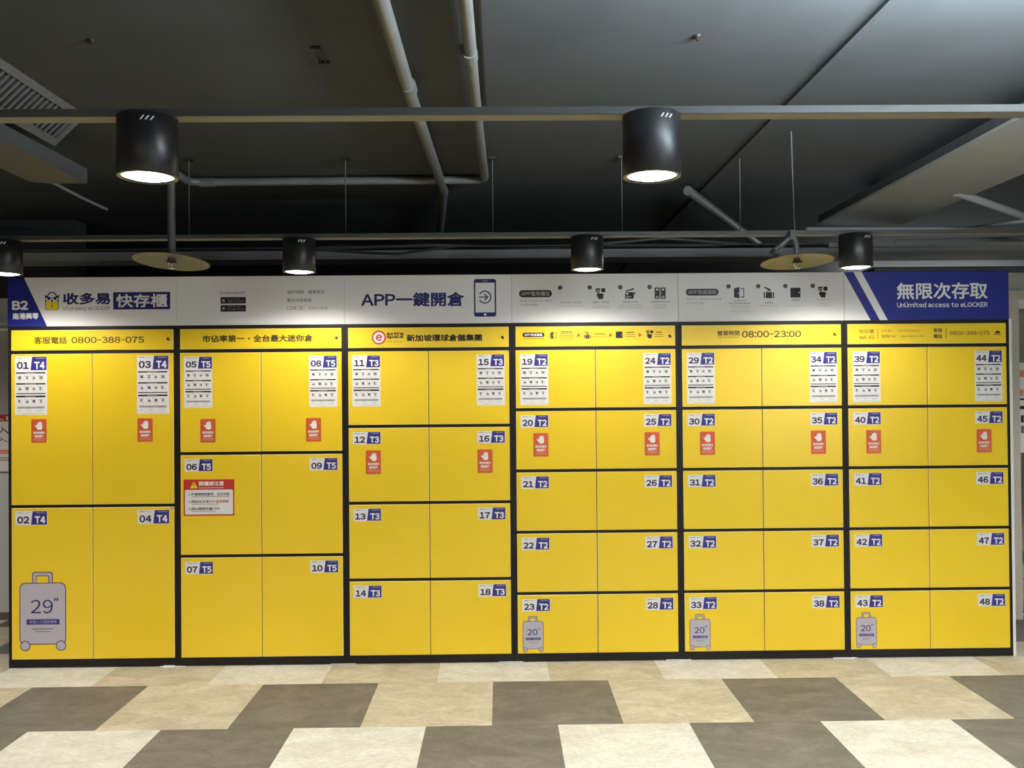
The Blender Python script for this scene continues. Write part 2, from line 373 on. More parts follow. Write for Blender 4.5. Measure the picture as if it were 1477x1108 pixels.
def suitcase_decal(u0, v0, sc, txt):
    """u0,v0: left and lowest point; drawn in photo pixels of the big one (66 x 113)"""
    p = Print(u0, v0, KP*sc, DOORY)
    L, lw = LILAC, (1.0 if sc > .9 else 1.25)
    # handle
    p.rr(18, 47.5, 90, 113, 4, NAVY, 1); p.rr(18+lw*1.2, 47.5-lw*1.2, 90, 113-lw*1.2, 3.4, L, 2)
    p.rr(23.2, 42.2, 90, 107.6, 1.4, NAVY, 3); p.rr(23.2+lw, 42.2-lw, 90, 107.6-lw, 1, YEL, 4)
    # body
    p.rr(0, 66.2, 9, 97.5, 8, NAVY, 4); p.rr(lw*1.1, 66.2-lw*1.1, 9+lw*1.1, 97.5-lw*1.1, 7.2, L, 5)
    for x in (8, 59): p.disc(x, 7.2, 7.3, NAVY, 6); p.disc(x, 7.2, 7.3-lw*1.1, L, 7)
    if sc > .9:
        p.text(txt[:2], 16, 47.5, 53.5, 73, NAVY, 6, 0.0, 3)
    else: p.text(txt[:2], 15, 47, 53, 72.5, NAVY, 6, 0.012, 3)
    for x in (49.5, 53): p.poly([(x, 70), (x+1.8, 72), (x+2.2, 75.5), (x, 75.5)], NAVY, 6)
    p.rr(10, 57, 37.5, 45.2, 1, BLUEL, 6); p.text('可放入三個登機箱', 14, 53, 39.3, 43.6, L, 7, 0.0, 1)
    p.rect(18, 48.5, 31, 31.9, NUMI if sc > .9 else MGREY, 6); p.rect(22, 44, 27, 27.9, MGREY, 6)
    return p
def warning_notice(u0, v1):
    k = 0.286/478.0; p = Print(u0, v1-343*k, k, DOORY); H = 343
    p.rect(0, 478, 0, H, RED, 1); p.rr(13, 466, 13, 246, 10, PAPER, 2)
    p.poly([(62, H-82), (134, H-82), (98, H-18)], YPR, 2); p.rect(95, 101, H-62, H-38, INKB, 3); p.disc(98, H-71, 3.5, INKB, 3, 8)
    p.text('開櫃請注意', 145, 380, H-62, H-16, WHT, 2, 0.02, 2); p.rect(145, 380, H-82, H-77, WHT, 2)
    p.text('1.手機請開啟藍芽、定位功能', 45, 436, H-153, H-125, NUMI, 3, 0.012, 2); p.rect(78, 436, H-165, H-161, MGREY, 3)
    p.text('2.開啟收多易', 45, 238, H-223, H-195, NUMI, 3, 0.012, 2); p.text('APP使用開鎖', 243, 425, H-223, H-195, RED, 3, 0.012, 2)
    p.rect(78, 330, H-235, H-231, MGREY, 3)
    p.text('3.請必關閉手機VPN', 45, 338, H-290, H-263, NUMI, 3, 0.012, 2); p.rect(75, 305, H-303, H-299, MGREY, 3)
    return p
BLUEL = mat('label_blue', (0.030, 0.026, 0.20), 0.42, spec=0.4)
NUMI = mat('number_ink', (0.022, 0.014, 0.075), 0.42, spec=0.4)
DOORY = -0.0005      # front plane of the doors (prints sit just before it)
CABS = [  # rows, type, first number, label scale, hand sticker (row, left x, right x, top z), words
    (2, 'T4', 1, 1.135, (0, .131, .727, 1.403), 'tall yellow locker cabinet with four T4 doors 01 to 04, leftmost of the row'),
    (3, 'T5', 5, 1.0, (0, .131, .727, 1.396), 'yellow locker cabinet with six T5 doors 05 to 10 and a red warning notice'),
    (4, 'T3', 11, 1.0, (1, .114, .747, 1.209), 'yellow locker cabinet with eight T3 doors 11 to 18, red round logo on its header'),
    (5, 'T2', 19, 1.0, (1, .115, .749, 1.299), 'yellow locker cabinet with ten T2 doors 19 to 28, red arrows on its header'),
    (5, 'T2', 29, 1.0, (1, .115, .750, 1.299), 'yellow locker cabinet with ten T2 doors 29 to 38, opening hours on its header'),
    (5, 'T2', 39, 1.0, (1, .117, .752, 1.299), 'yellow locker cabinet with ten T2 doors 39 to 48, rightmost, Wi-Fi text on its header'),
]
def header_print(i, hp):
    x = 0.0; p = Print(0, 1.790, KP, DOORY)
    if i == 0:
        p.text('客服電話', 37.8, 84.9, 9.3, 19.6, INKB, 1, 0.02); p.text('0800-388-075', 91.3, 195.5, 10.0, 19.1, INKB, 1, 0.02, 3); p.flush('lettering', hp); keyhole(p, 229.5, 15.3)
    elif i == 1:
        p.text('市佔率第一・全台最大迷你倉', 37, 196, 9.7, 20.3, INKB, 1, 0.035); p.flush('lettering', hp); keyhole(p, 230, 15)
    elif i == 2:
        p.disc(49.3, 14.9, 10.2, LOGOR, 1, 28); p.disc(49.3, 14.9, 7.9, PAPER, 2, 28); p.text('e', 44.8, 54.0, 10.0, 19.6, LOGOR, 3, 0.035, 4)
        p.flush('logo', hp, 'red ring logo with a letter e'); p.text('extra', 60.4, 84.8, 18.0, 22.6, INK, 1, 0.045); p.text('space', 60.4, 84.8, 12.4, 17.6, INK, 1, 0.045); p.text('self storage', 60.4, 84.8, 7.2, 10.6, INKB, 1, 0.0, 1)
        p.text('新加坡環球倉儲集團', 89.5, 198.5, 8.7, 19, INK, 1, 0.035); p.flush('lettering', hp); keyhole(p, 228, 14)
    elif i == 3:
        p.rr(15, 47, 13.8, 20.4, 3.2, INK, 1); p.text('APP完成退租', 18, 44, 15.1, 19.2, WHT, 2, 0.02, 1); p.rect(15, 47, 11.2, 11.8, INKB, 1); p.flush('lettering', hp)
        ic_door(p, 55.3, 11, 10.5, INKB, YEL); p.flush('icon', hp, 'open door icon'); ic_bag(p, 104, 11, 10.8, INKB, YEL); p.flush('icon', hp, 'suitcase icon'); ic_box(p, 150.3, 11, 11.2, INK, YEL); p.flush('icon', hp, 'closed locker icon'); ic_hand_tap(p, 194.5, 10.6, 12, INK, YEL); p.flush('icon', hp, 'tapping hand icon')
        for a in (94.6, 141, 183.8): p.poly([(a, 12.6), (a+5, 15.8), (a, 19)], LOGOR, 1); p.flush('arrow', hp, 'red arrow')
        for a0, a1, ls in ((68.5, 89.5, (20.3, 18.2, 15, 12.6, 9.4)), (117.5, 137.2, (17, 14)), (164, 179.5, (19, 16, 13)), (206.5, 219.5, (19, 16, 13))):
            for n, v in enumerate(ls):
                s_ = 2 if n == 0 else 0
                p.rect(a0+s_, a1-s_, v, v+(1.3 if n == 0 else 0.7), INKB, 1)
            p.flush('caption', hp)
        keyhole(p, 229, 14)
    elif i == 4:
        p.text('營業時間', 56.4, 88.8, 13.8, 21.2, INKB, 1, 0.02); p.text('Opening Hour', 57, 88.3, 9.6, 12.9, INKB, 1, 0, 1)
        p.text('08:00-23:00', 92.4, 178.5, 10.8, 20.4, INK, 1, 0.02, 3); p.flush('lettering', hp); keyhole(p, 227.5, 14.7)
    else:
        p.text('快存櫃', 21.5, 43.1, 15.4, 21.6, INKB, 1, 0); p.text('Wi-Fi', 21.5, 43.1, 7, 12.2, INKB, 1, 0.01)
        p.rect(48.4, 49.0, 7.2, 22, INKB, 1)
        p.text('SSID：storeasy', 54.2, 110, 16.4, 21, INKB, 1, 0, 1); p.text('密碼PW：0800456075', 54.2, 116.5, 8.8, 13.2, INKB, 1, 0, 1)
        p.text('客服', 130.5, 143.6, 16.3, 22.4, INKB, 1, 0.02, 1); p.text('電話', 130.5, 143.6, 7.6, 13.7, INKB, 1, 0.02, 1)
        p.rect(148.5, 149.3, 7, 22.4, INKB, 1); p.text('0800-388-075', 154, 212.9, 12.3, 17.9, INKB, 1, 0.012, 2); p.flush('lettering', hp)
        p.poly([(220, 14.2), (229, 14.2), (227.5, 17.5), (224, 18.5), (221.5, 16.2)], INKB, 1); p.rect(219.5, 230, 12.2, 12.9, INKB, 1)
    p.flush('keyhole', hp)
for i, (rows, typ, first, sc, hs, words) in enumerate(CABS):
    root = tag(empty('locker_cabinet', (-2.85+i*CW, 0, 0)), words, 'locker', 'yellow locker cabinets')
    # carcass: sides, back, rails behind the gaps
    FY0, BK = 0.004, 0.60
    b = MB(); b.box(0.0005, 0.017, FY0, BK, 0.012, 1.926, BLK); b.box(0.933, 0.9495, FY0, BK, 0.012, 1.926, BLK)
    b.box(0.017, 0.933, BK-0.01, BK, 0.012, 1.926, BLK); b.box(0.017, 0.933, FY0, BK-0.01, 1.907, 1.926, BLK)
    dh = (ROWTOP-ROWBOT-GAP*(rows-1))/rows
    b.box(0.017, 0.933, FY0+0.004, BK-0.01, 1.766, 1.794, BLK)
    for r in range(1, rows):
        zt = ROWTOP-r*(dh+GAP); b.box(0.017, 0.933, FY0+0.004, BK-0.01, zt-0.003, zt+GAP+0.003, BLK)
    b.box(0.466, 0.482, FY0+0.008, BK-0.01, ROWBOT, 1.766, BLK)
    b.build('carcass', root)
    b = MB(); b.box(0.001, 0.949, 0.002, BK, 0.003, 0.047, BLK); b.box(0.04, 0.91, 0.03, BK-0.02, 0, 0.003, BLK); b.build('plinth', root)
    b = MB(); b.panel(0.019, 0.931, DOORY, 0.018, 1.790, 1.905, 0.0022, YEL, YEDGE); hp = b.build('header_panel', root)
    header_print(i, hp)
    for side in (0, 1):
        x0, x1 = ((0.019, 0.4718), (0.4766, 0.931))[side]
        for r in range(rows):
            n = first + side*rows + r; zt = ROWTOP-r*(dh+GAP); num = '%02d' % n
            b = MB(); b.panel(x0, x1, DOORY, 0.020, zt-dh, zt, 0.0016, YEL, YEDGE); d = b.build('door', root)
            lw = 0.159*sc; lx = ((0.042 if i < 3 else 0.045) if side == 0 else 0.906-lw) - (0.002 if i == 0 and side == 0 else 0)
            sheet = (r == 0); top = zt - ((0.014 if i == 0 else 0.022) if sheet else (0.0165 if i == 0 else 0.022))
            lb = number_label(num, typ, lx, top, sc, sheet).build('instruction_sheet' if sheet else 'number_label', d)
            extra = 'instruction sheet' if sheet else 'small number label'
            if r == hs[0]:
                hand_sticker(hs[1+side], hs[3]).build('hand_sticker', d); extra += ' and orange hand sticker'
            if side == 0 and r == rows-1 and i in (0, 3, 4, 5):
                if i == 0: suitcase_decal(0.063, 0.098, 1.0, '29').build('suitcase_decal', d)
                else: suitcase_decal(0.046, 0.058, 0.455, '20').build('suitcase_decal', d)
                extra += ' and grey suitcase decal'
            if n == 6: warning_notice(0.035, 1.053).build('warning_notice', d); extra += ' and red warning notice'
            if n == 4:
                p = Print(0.915, 0.884, 1, DOORY); p.rr(0, 0.012, 0, 0.016, 0.002, GREY, 1); p.build('asset_tag', d); extra += ' and tiny grey tag'
            d['label'] = 'yellow locker door numbered %s with %s' % (num, extra)

# joining brackets on the floor between the cabinets
for k in range(5):
    x = -1.9+k*CW - (0.02 if k else 0.03)
    b = MB(); b.box(-0.07, 0.07, -0.012, 0.03, 0, 0.0022, CHROME if k else TRIMW)
    b.box(-0.07 if k else -0.05, 0.07 if k else 0.012, -0.004, 0.0, 0.0022, 0.007, CHROME if k else TRIMW)
    o = b.build('floor_bracket', None, (x, 0.0, 0))
    tag(o, ['white metal bracket on the floor at the joint of the first and second cabinets',
            'thin steel bracket on the floor between the T5 and T3 cabinets',
            'thin steel bracket on the floor between the T3 cabinet and doors 19 to 28',
            'thin steel bracket on the floor between the cabinets numbered 19-28 and 29-38',
            'thin steel bracket on the floor, the rightmost, between doors 38 and 43'][k], 'bracket', 'floor brackets')
# white cover strip at the right end
b = MB(); b.box(2.8505, 2.866, 0.004, 0.03, 0, 1.93, TRIMW)
tag(b.build('edge_strip'), 'narrow white upright strip along the right end of the lockers', 'trim')

# ------------------------------------------------------------------ sign board over the lockers
SZ0, SH = 1.9265, 0.2765
sign = tag(empty('sign_board', (-2.85, 0, SZ0)), 'long white and blue printed sign board standing on top of the locker row', 'sign')
SB = 0.0               # local front plane
def pan(i):
    b = MB(); b.panel(i*CW+0.0006, (i+1)*CW-0.0006, SB, 0.02, 0, SH, 0.0008, BLUE if i == 5 else SIGNW); o = b.build('sign_panel', sign)
    return o, Print(i*CW, 0, KP, SB)
HV = SH/KP
def steps(p, o, xs, cv, icons, ics_x, caps):
    p.flush('lettering', o)
    for n, x in enumerate(xs):
        p.disc(x, cv, 3.2, INK, 1, 16); p.text(str(n+1), x-1.0, x+1.0, cv-1.8, cv+1.8, GREY, 2, 0.02, 1)
        icons[n](p, ics_x[n]-8.2, 33.2, 16.6, INK, SIGNW, 1); p.flush('icon', o)
        for t, w_, v, h, m in caps[n]: p.text(t, ics_x[n]-w_/2, ics_x[n]+w_/2, v, v+h, m, 1, 0.0, 1)
        p.flush('caption', o)
for i in range(6):
    o, p = pan(i)
    if i == 0:
        p.poly([(0.2, 0), (56.5, 0), (23.5, HV), (0.2, HV)], BLUE)
        p.flush('colour_field', o, 'blue slanted field'); p.text('B2', 6.4, 29.5, 24, 37.2, WHT, 2, 0.045, 4); p.flush('lettering', o); p.text('南港興零', 7.3, 44.5, 10.3, 19.6, WHT, 2, 0.025)
        p.flush('lettering', o)
        # padlock-owl emblem
        p.arc(63.6, 42.5, 6.3, 1.7, 0, 180, NAVY, 1); p.rect(56.5, 58.2, 38, 42.7, NAVY); p.rect(69.0, 70.7, 38, 42.7, NAVY)
        p.rr(54, 73.2, 23.4, 41.5, 3, NAVY, 1); p.rr(54.8, 72.4, 24.2, 36.6, 2.4, YPR, 2)
        p.poly([(52.3, 45.4), (63.6, 41.0), (74.9, 45.4), (72.5, 39.5), (72, 36.5), (55.2, 36.5), (54.7, 39.5)], NAVY, 2)
        for s_ in (-1, 1):
            p.arc(63.6+s_*4.4, 40.0, 3.2, 1.7, 165, 375, WHT, 3, 12)
        p.poly([(62.2, 36.8), (63.6, 33.6), (65, 36.8)], NAVY, 3); p.rect(63.1, 64.1, 27, 32.3, INKB, 3); p.rect(62.6, 64.6, 26.8, 27.7, INKB, 3)
        p.flush('emblem', o, 'navy and yellow padlock emblem with owl eyes'); p.text('收多易', 79.3, 147, 31, 48, NAVY, 1, 0.036, 3); p.text('storeasy eLOCKER', 79.3, 147, 21.3, 28.5, MGREY, 1, 0.008)
        p.flush('lettering', o); p.rect(151.3, 233.2, 23.5, 48.5, NAVY); p.text('快存櫃', 155.4, 229.2, 26.5, 45.8, SIGNW, 2, 0.022, 3)
    elif i == 1:
        p.text('Download APP', 63.4, 99.7, 44.8, 48.8, MGREY, 1, 0.01, 1)
        for v0, t1, t2 in ((30.9, 'Download on the', 'App Store'), (19.3, 'GET IT ON', 'Google Play')):
            p.rr(63.4, 99.9, v0, v0+9.4, 1, INK, 1); p.text(t1, 73, 92, v0+6.2, v0+7.8, GREY, 2, 0, 1); p.text(t2, 73, 97.5, v0+1.6, v0+5.4, GREY, 2, 0, 1)
        p.flush('store_badges', o); p.disc(68, 35.2, 2.3, GREY, 2, 12); p.disc(69.8, 35.6, 0.8, INK, 3, 8); p.poly([(66.2, 21.4), (71, 24), (66.2, 26.6)], GREY, 2)
        p.text('操作問題．優惠資訊', 159.6, 213.4, 44.2, 49.6, MGREY, 1, 0.004, 1); p.text('歡迎洽詢客服', 159.6, 194.6, 32.5, 37.9, MGREY, 1, 0.004, 1)
        p.text('LINE ID：@elocker', 159.6, 219.3, 21.0, 27, MGREY, 1, 0, 1)
    elif i == 2:
        p.text('APP一鍵開倉', 24, 173, 24.4, 45.6, NAVY, 1, 0.03, 3)
        p.flush('lettering', o); p.rr(187.2, 219.4, 9.3, 64, 3.2, NAVY, 1); p.rect(189.4, 217.2, 15.5, 58.5, SIGNW, 2); p.rr(198.5, 208, 60.6, 61.6, .45, GREY, 2, 2); p.disc(203.3, 12.4, 1.8, WHT, 2, 14)
        p.arc(203.0, 37.6, 8.7, 1.7, -150, 150, NAVY, 3, 30); p.rect(194.2, 206, 36.9, 38.4, NAVY, 3)
        p.line((202.5, 41.9), (207.4, 37.3), 1.7, NAVY, 3); p.line((202.5, 33.4), (207.4, 38), 1.7, NAVY, 3)
    elif i == 3:
        p.rr(10.7, 58.4, 36.9, 47.3, 5, INK, 1); p.text('APP租用櫃位', 13.8, 55.4, 38.8, 45.6, GREY, 2, 0.02, 2)
        p.text('How to use eLocker', 12.5, 59, 30.2, 34.3, MGREY, 1, 0, 1); p.text('on the App', 12.5, 37, 23.8, 28.4, MGREY, 1, 0, 1)
        steps(p, o, (70.5, 113.4, 157.7, 200.5), 50.6, (ic_qrless, ic_hand_tap, ic_card, ic_lockers), (85.7, 129.5, 172.5, 215.8),
              [[('掃描下載APP並註冊', 30, 27.6, 2.8, GREY), ('Scan to register APP', 36, 22.8, 2.6, GREY)],
               [('選擇尺寸及租期', 24, 27.6, 2.8, MGREY), ('Select the locker', 24, 23, 2.6, GREY), ('and rental period', 24.5, 19.6, 2.6, BLUEL)],
               [('確認資訊並付款', 23, 27.8, 2.8, MGREY), ('Verify the information', 32, 23, 2.6, MGREY), ('and make the payment', 33.5, 19.6, 2.6, MGREY)],
               [('選擇櫃位開始使用', 26.5, 27.8, 2.8, MGREY), ('Start using', 16, 23, 2.6, MGREY), ('the eLocker', 17.5, 19.6, 2.4, MGREY)]])
    elif i == 4:
        p.rr(11.2, 59.1, 37.6, 47.6, 4.9, INK, 1); p.text('APP完成退租', 14.3, 56.1, 39.4, 46, GREY, 2, 0.02, 2)
        p.text('How to end the rental', 12.8, 63, 30.8, 34.9, MGREY, 1, 0, 1); p.text('on the App', 13, 38, 24.6, 29.2, MGREY, 1, 0, 1)
        steps(p, o, (73.5, 116.9, 156.5, 196.5), 50.7, (ic_door, ic_bag, ic_box, ic_hand_tap), (89.6, 132.3, 171.7, 211.8),
              [[('App開啟櫃門', 20, 28.2, 2.8, MGREY), ('使用時間內可無限次開啟取物', 31.5, 24.6, 2.6, MGREY), ('Click on Temporarily', 29, 20, 2.4, MGREY), ('or end to payment', 25, 16.6, 2.3, MGREY), ('if time is overdue', 28, 13.2, 2.3, MGREY)],
               [('取回物品', 12.5, 25.2, 2.6, INK), ('Retrieve your items', 28.5, 21.2, 2.3, MGREY)],
               [('關閉櫃門', 12.5, 28.8, 2.6, MGREY), ('Close', 8.5, 24.6, 2.2, GREY), ('the locker door', 24, 20.8, 2.3, GREY)],
               [('App點選完成', 19, 28.8, 2.6, GREY), ('Click on', 12, 24.6, 2.2, GREY), ('"End Rental"', 17, 20.8, 2.3, GREY)]])
    else:
        p.poly([(0.2, 0), (38.7, 0), (0.2, HV)], SIGNW); p.poly([(52.2, 0), (63.8, 0), (26.3, HV), (14.3, HV)], SIGNW); p.flush('colour_field', o, 'white slanted stripes')
        p.text('無限次存取', 77.5, 210.7, 30, 54.2, WHT, 2, 0.02, 3); p.text('Unlimited access to eLOCKER', 77.5, 210.7, 18.2, 25.6, WHT, 2, 0.022, 2)
    if p.v: p.flush('phone_icon' if i == 2 else 'lettering', o)

# ------------------------------------------------------------------ lighting channels and can lights
UNDERLIT = mat('channel_underside_lit', (0.13, 0.13, 0.12), 0.5)  # bounce light from the floor, put into the colour of the channel undersides
RING = mat('lamp_trim_grey', (0.10, 0.10, 0.10), 0.4)
def channel(name, pts, label):
    (xa, ya), (xb, yb) = pts
    b = MB(); n = 1; z0, z1 = 2.33, 2.351; wd = 0.058
    vs = [(xa, ya-wd, z0), (xb, yb-wd, z0), (xb, yb, z0), (xa, ya, z0), (xa, ya-wd, z1), (xb, yb-wd, z1), (xb, yb, z1), (xa, ya, z1)]
    b.add(vs, [(3, 2, 1, 0), (0, 1, 5, 4), (2, 3, 7, 6), (1, 2, 6, 5), (3, 0, 4, 7), (4, 5, 6, 7)], STEEL)
    r = tag(b.build(name), label, 'lighting channel')
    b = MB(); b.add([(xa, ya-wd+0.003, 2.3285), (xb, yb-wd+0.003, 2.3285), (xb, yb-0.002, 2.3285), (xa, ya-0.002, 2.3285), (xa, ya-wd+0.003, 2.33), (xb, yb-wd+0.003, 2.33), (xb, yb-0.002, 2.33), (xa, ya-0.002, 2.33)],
          [(3, 2, 1, 0), (0, 1, 5, 4), (2, 3, 7, 6), (1, 2, 6, 5), (3, 0, 4, 7), (4, 5, 6, 7)], UNDERLIT)
    c = b.build('lit_underside', r); c['label'] = 'underside strip coloured pale for floor bounce light'
    return r
channel('lighting_channel', ((-6.5, -2.385), (6.5, -2.41)), 'long grey steel channel carrying the two big near black can lights')
channel('lighting_channel', ((-6.5, -0.41), (6.5, -0.47)), 'long grey steel channel carrying the four small can lights above the sign')
def can_light(x, y, label, ztop=2.3275, h=0.170, r=0.083, near=False):
    root = empty('can_light', (x, y, ztop-h))
    tag(root, label, 'light', 'black can lights')
    b = MB(); prof = [(r-0.011, 0.02), (r-0.011, 0.0), (r-0.003, 0.0), (r, 0.003), (r, h-0.002), (r-0.003, h), (0.0005, h)]
    b.lathe(prof, LAMPB, 48); b.build('housing', root)
    b = MB(); b.lathe([(0.0005, -0.005), (0.03, -0.004), (0.055, -0.001), (r-0.0115, 0.004)], GLOW, 40); b.build('diffuser', root)
    b = MB(); b.lathe([(r-0.0105, -0.0012), (r-0.0005, -0.0005)], RING, 48); b.build('trim_ring', root)
    beam((0, 0, -0.014), NEAR_W if near else FAR_W, 142 if near else 158, 0.6 if near else 0.45, parent=root)
    # screw slots near the top
    b = MB()
    for k in range(3):
        a = math.radians(-78 + 9*k); b.box(-0.0022, 0.0022, -0.001, 0.001, -0.006, 0.006, TRIMW)
        n = len(b.v)-8
        c, s_ = math.cos(a), math.sin(a)
        for q in range(n, n+8):
            vx, vy, vz = b.v[q]; tx = vx + vz*0.7
            b.v[q] = ((r+0.0006)*c - tx*s_ + vy*c, (r+0.0006)*s_ + tx*c + vy*s_, h-0.022+vz)
    b.build('vent_slot', root)
    return root
can_light(-1.073, -2.44, 'large black can light at upper left, hanging from the near channel', near=True)
can_light(0.377, -2.44, 'large black can light above the sign middle, right one of the near channel', h=0.176, near=True)
can_light(-2.60, -0.47, 'small black can light in front of the blue B2 end of the sign')
can_light(-1.096, -0.47, 'small black can light above the left part of the sign, second from left')
can_light(0.383, -0.49, 'small black can light above the middle of the sign')
can_light(1.765, -0.50, 'small black can light over the blue and white stripes of the sign')
# threaded rods that carry the far channel
for x, lb in ((-1.665, 'thin threaded rod behind the left sprinkler plate, holding the far channel'), (-0.86, 'thin threaded rod holding the far channel right of the second small can light'),
              (-0.10, 'thin threaded rod holding the far channel left of the sign middle'), (0.57, 'thin threaded rod holding the far channel just right of the middle can light'),
              (1.185, 'thin threaded rod holding the far channel left of the right sprinkler plate')):
    b = MB(); b.tube([(x, -0.45, 2.351), (x, -0.45, ZC)], 0.003, STEEL, 6); b.box(x-0.02, x+0.02, -0.47, -0.43, ZC-0.012, ZC, BLK)
    tag(b.build('threaded_rod'), lb, 'rod', 'threaded rods of the far channel')

# ------------------------------------------------------------------ sprinklers with collector plates
def sprinkler(x, y, z, tilt, label, flex):
    root = tag(empty('sprinkler', (x, y, z)), label, 'sprinkler', 'sprinklers with round plates')
    R = Matrix.Rotation(tilt[0], 3, 'X') @ Matrix.Rotation(tilt[1], 3, 'Y')
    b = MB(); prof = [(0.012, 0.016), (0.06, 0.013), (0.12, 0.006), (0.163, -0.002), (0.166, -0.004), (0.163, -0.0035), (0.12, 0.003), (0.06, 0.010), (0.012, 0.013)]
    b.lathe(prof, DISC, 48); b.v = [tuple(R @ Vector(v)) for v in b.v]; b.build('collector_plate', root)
    b = MB(); b.lathe([(0.0005, -0.034), (0.014, -0.034), (0.014, -0.031), (0.0005, -0.031)], CHROME, 16); b.lathe([(0.012, -0.008), (0.012, 0.02)], CABLE, 16)
    for s_ in (-1, 1): b.tube([(s_*0.011, 0, -0.006), (s_*0.013, 0, -0.02), (s_*0.005, 0, -0.031)], 0.0025, CHROME, 6)
    b.tube([(0, 0, -0.03), (0, 0, -0.006)], 0.003, CHROME, 8); b.lathe([(0.022, -0.006), (0.022, 0.0), (0.0005, 0.0)], mat('rust_brown', (0.07, 0.04, 0.02), 0.7), 16); b.build('sprinkler_head', root)
    b = MB()
    if not flex:
        b.tube([(0, 0, 0.0), (0, 0, ZC-z)], 0.017, PIPE, 14); b.tube([(0, 0, 0.02), (0, 0, 0.05)], 0.022, CABLE, 14); b.build('drop_pipe', root)
    else:
        pts = [(0.025, 0, 0.02)]
        for k in range(9):
            t = k/8; pts.append((0.035-0.005*math.sin(t*3)+(-0.10*t if t > .3 else 0), 0, 0.035+0.05*math.sin(t*math.pi)))
        b.tube([(-0.004, 0, 0.0), (-0.002, 0, 0.045), (-0.004, 0, 0.08), (-0.014, 0, 0.105), (-0.034, 0, 0.108), (-0.06, 0, 0.088), (-0.105, 0, 0.05)], 0.0135, PIPE, 12); b.tube([(-0.03, 0.02, 0.14), (-0.05, 0.02, 0.105), (-0.085, 0.02, 0.075), (-0.118, 0.02, 0.045), (-0.105, 0.0, 0.032), (-0.08, 0, 0.036)], 0.006, CABLE, 8)
        b.build('flexible_hose', root)
        b = MB(); b.tube([(-0.01, 0, 0.09), (-0.022, 0, ZC-z)], 0.004, STEEL, 6); b.box(-0.034, -0.010, -0.01, 0.01, 0.112, 0.145, CABLE); b.build('hanger', root)
    return root
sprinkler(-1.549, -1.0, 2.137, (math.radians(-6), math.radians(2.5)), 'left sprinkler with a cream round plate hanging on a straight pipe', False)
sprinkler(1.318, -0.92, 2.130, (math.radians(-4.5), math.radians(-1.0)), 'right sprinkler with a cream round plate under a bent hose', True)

# ------------------------------------------------------------------ pipes and ducts
b = MB(); b.tube([(-0.42, -9, ZC-0.035), (-0.415, -1.5, ZC-0.035), (-0.39, 0.15, ZC-0.035), (-0.41, 0.35, ZC-0.04), (-0.49, 1.25, ZC-0.06)], 0.026, PIPE, 14)
b.tube([(-0.412, -1.62, ZC-0.035), (-0.412, -1.55, ZC-0.035)], 0.031, PIPE, 14)
tag(b.build('ceiling_pipe'), 'straight grey pipe running along the ceiling towards the lockers, left one', 'pipe')
b = MB(); Zp = ZC-0.03
b.tube([(-0.178, -9, Zp), (-0.16, -1.5, Zp), (-0.145, -0.18, Zp), (-0.15, -0.13, Zp), (-0.17, -0.10, Zp), (-0.22, -0.095, Zp), (-1.72, -0.075, Zp), (-1.78, -0.09, Zp), (-1.80, -0.14, Zp), (-1.80, -0.50, Zp), (-1.80, -0.54, ZC)], 0.022, PIPE, 14)
b.tube([(-0.165, -1.93, Zp), (-0.164, -1.86, Zp)], 0.028, PIPE, 14); b.tube([(-1.74, -0.072, Zp), (-1.66, -0.074, Zp)], 0.026, PIPE, 14)
tag(b.build('ceiling_pipe'), 'grey pipe with a right-angle elbow turning left along the ceiling', 'pipe')
b = MB(); b.box(-0.125, -0.117, -10, -1.28, ZC-0.006, ZC, BLK); tag(b.build('slab_joint'), 'thin dark straight slab joint on the ceiling right of the elbow pipe', 'ceiling_joint')  # joint of the ceiling slab, built as a thin raised strip
b = MB(); b.tube([(1.034, 0.107, 2.70), (1.865, 1.495, 2.62)], 0.028, PIPE, 12); tag(b.build('ceiling_pipe'), 'short slanting grey pipe behind the far channel, left of the right sprinkler', 'pipe')
b = MB(); b.box(2.0, 2.55, -9, 0.67, 2.60, 2.615, DUCT); b.box(2.003, 2.547, -8.99, 0.667, 2.615, 2.66, CEIL); b.box(2.2, 2.27, -3, -2.97, 2.66, ZC, STEEL); b.box(2.2, 2.27, 0.3, 0.33, 2.66, ZC, STEEL)
tag(b.build('air_duct'), 'wide flat pale grey duct under the ceiling at the right', 'duct')
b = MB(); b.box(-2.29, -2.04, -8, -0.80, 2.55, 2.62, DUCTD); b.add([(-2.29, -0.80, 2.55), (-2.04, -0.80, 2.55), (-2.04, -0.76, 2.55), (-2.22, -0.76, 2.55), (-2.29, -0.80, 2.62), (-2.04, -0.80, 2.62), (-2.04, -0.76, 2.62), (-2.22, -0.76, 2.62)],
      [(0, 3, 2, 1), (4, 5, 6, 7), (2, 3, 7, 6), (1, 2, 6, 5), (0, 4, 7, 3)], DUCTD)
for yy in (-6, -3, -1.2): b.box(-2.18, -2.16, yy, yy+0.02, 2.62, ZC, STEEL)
tag(b.build('air_duct'), 'flat grey duct under the ceiling at the upper left, below the louvred vent', 'duct')
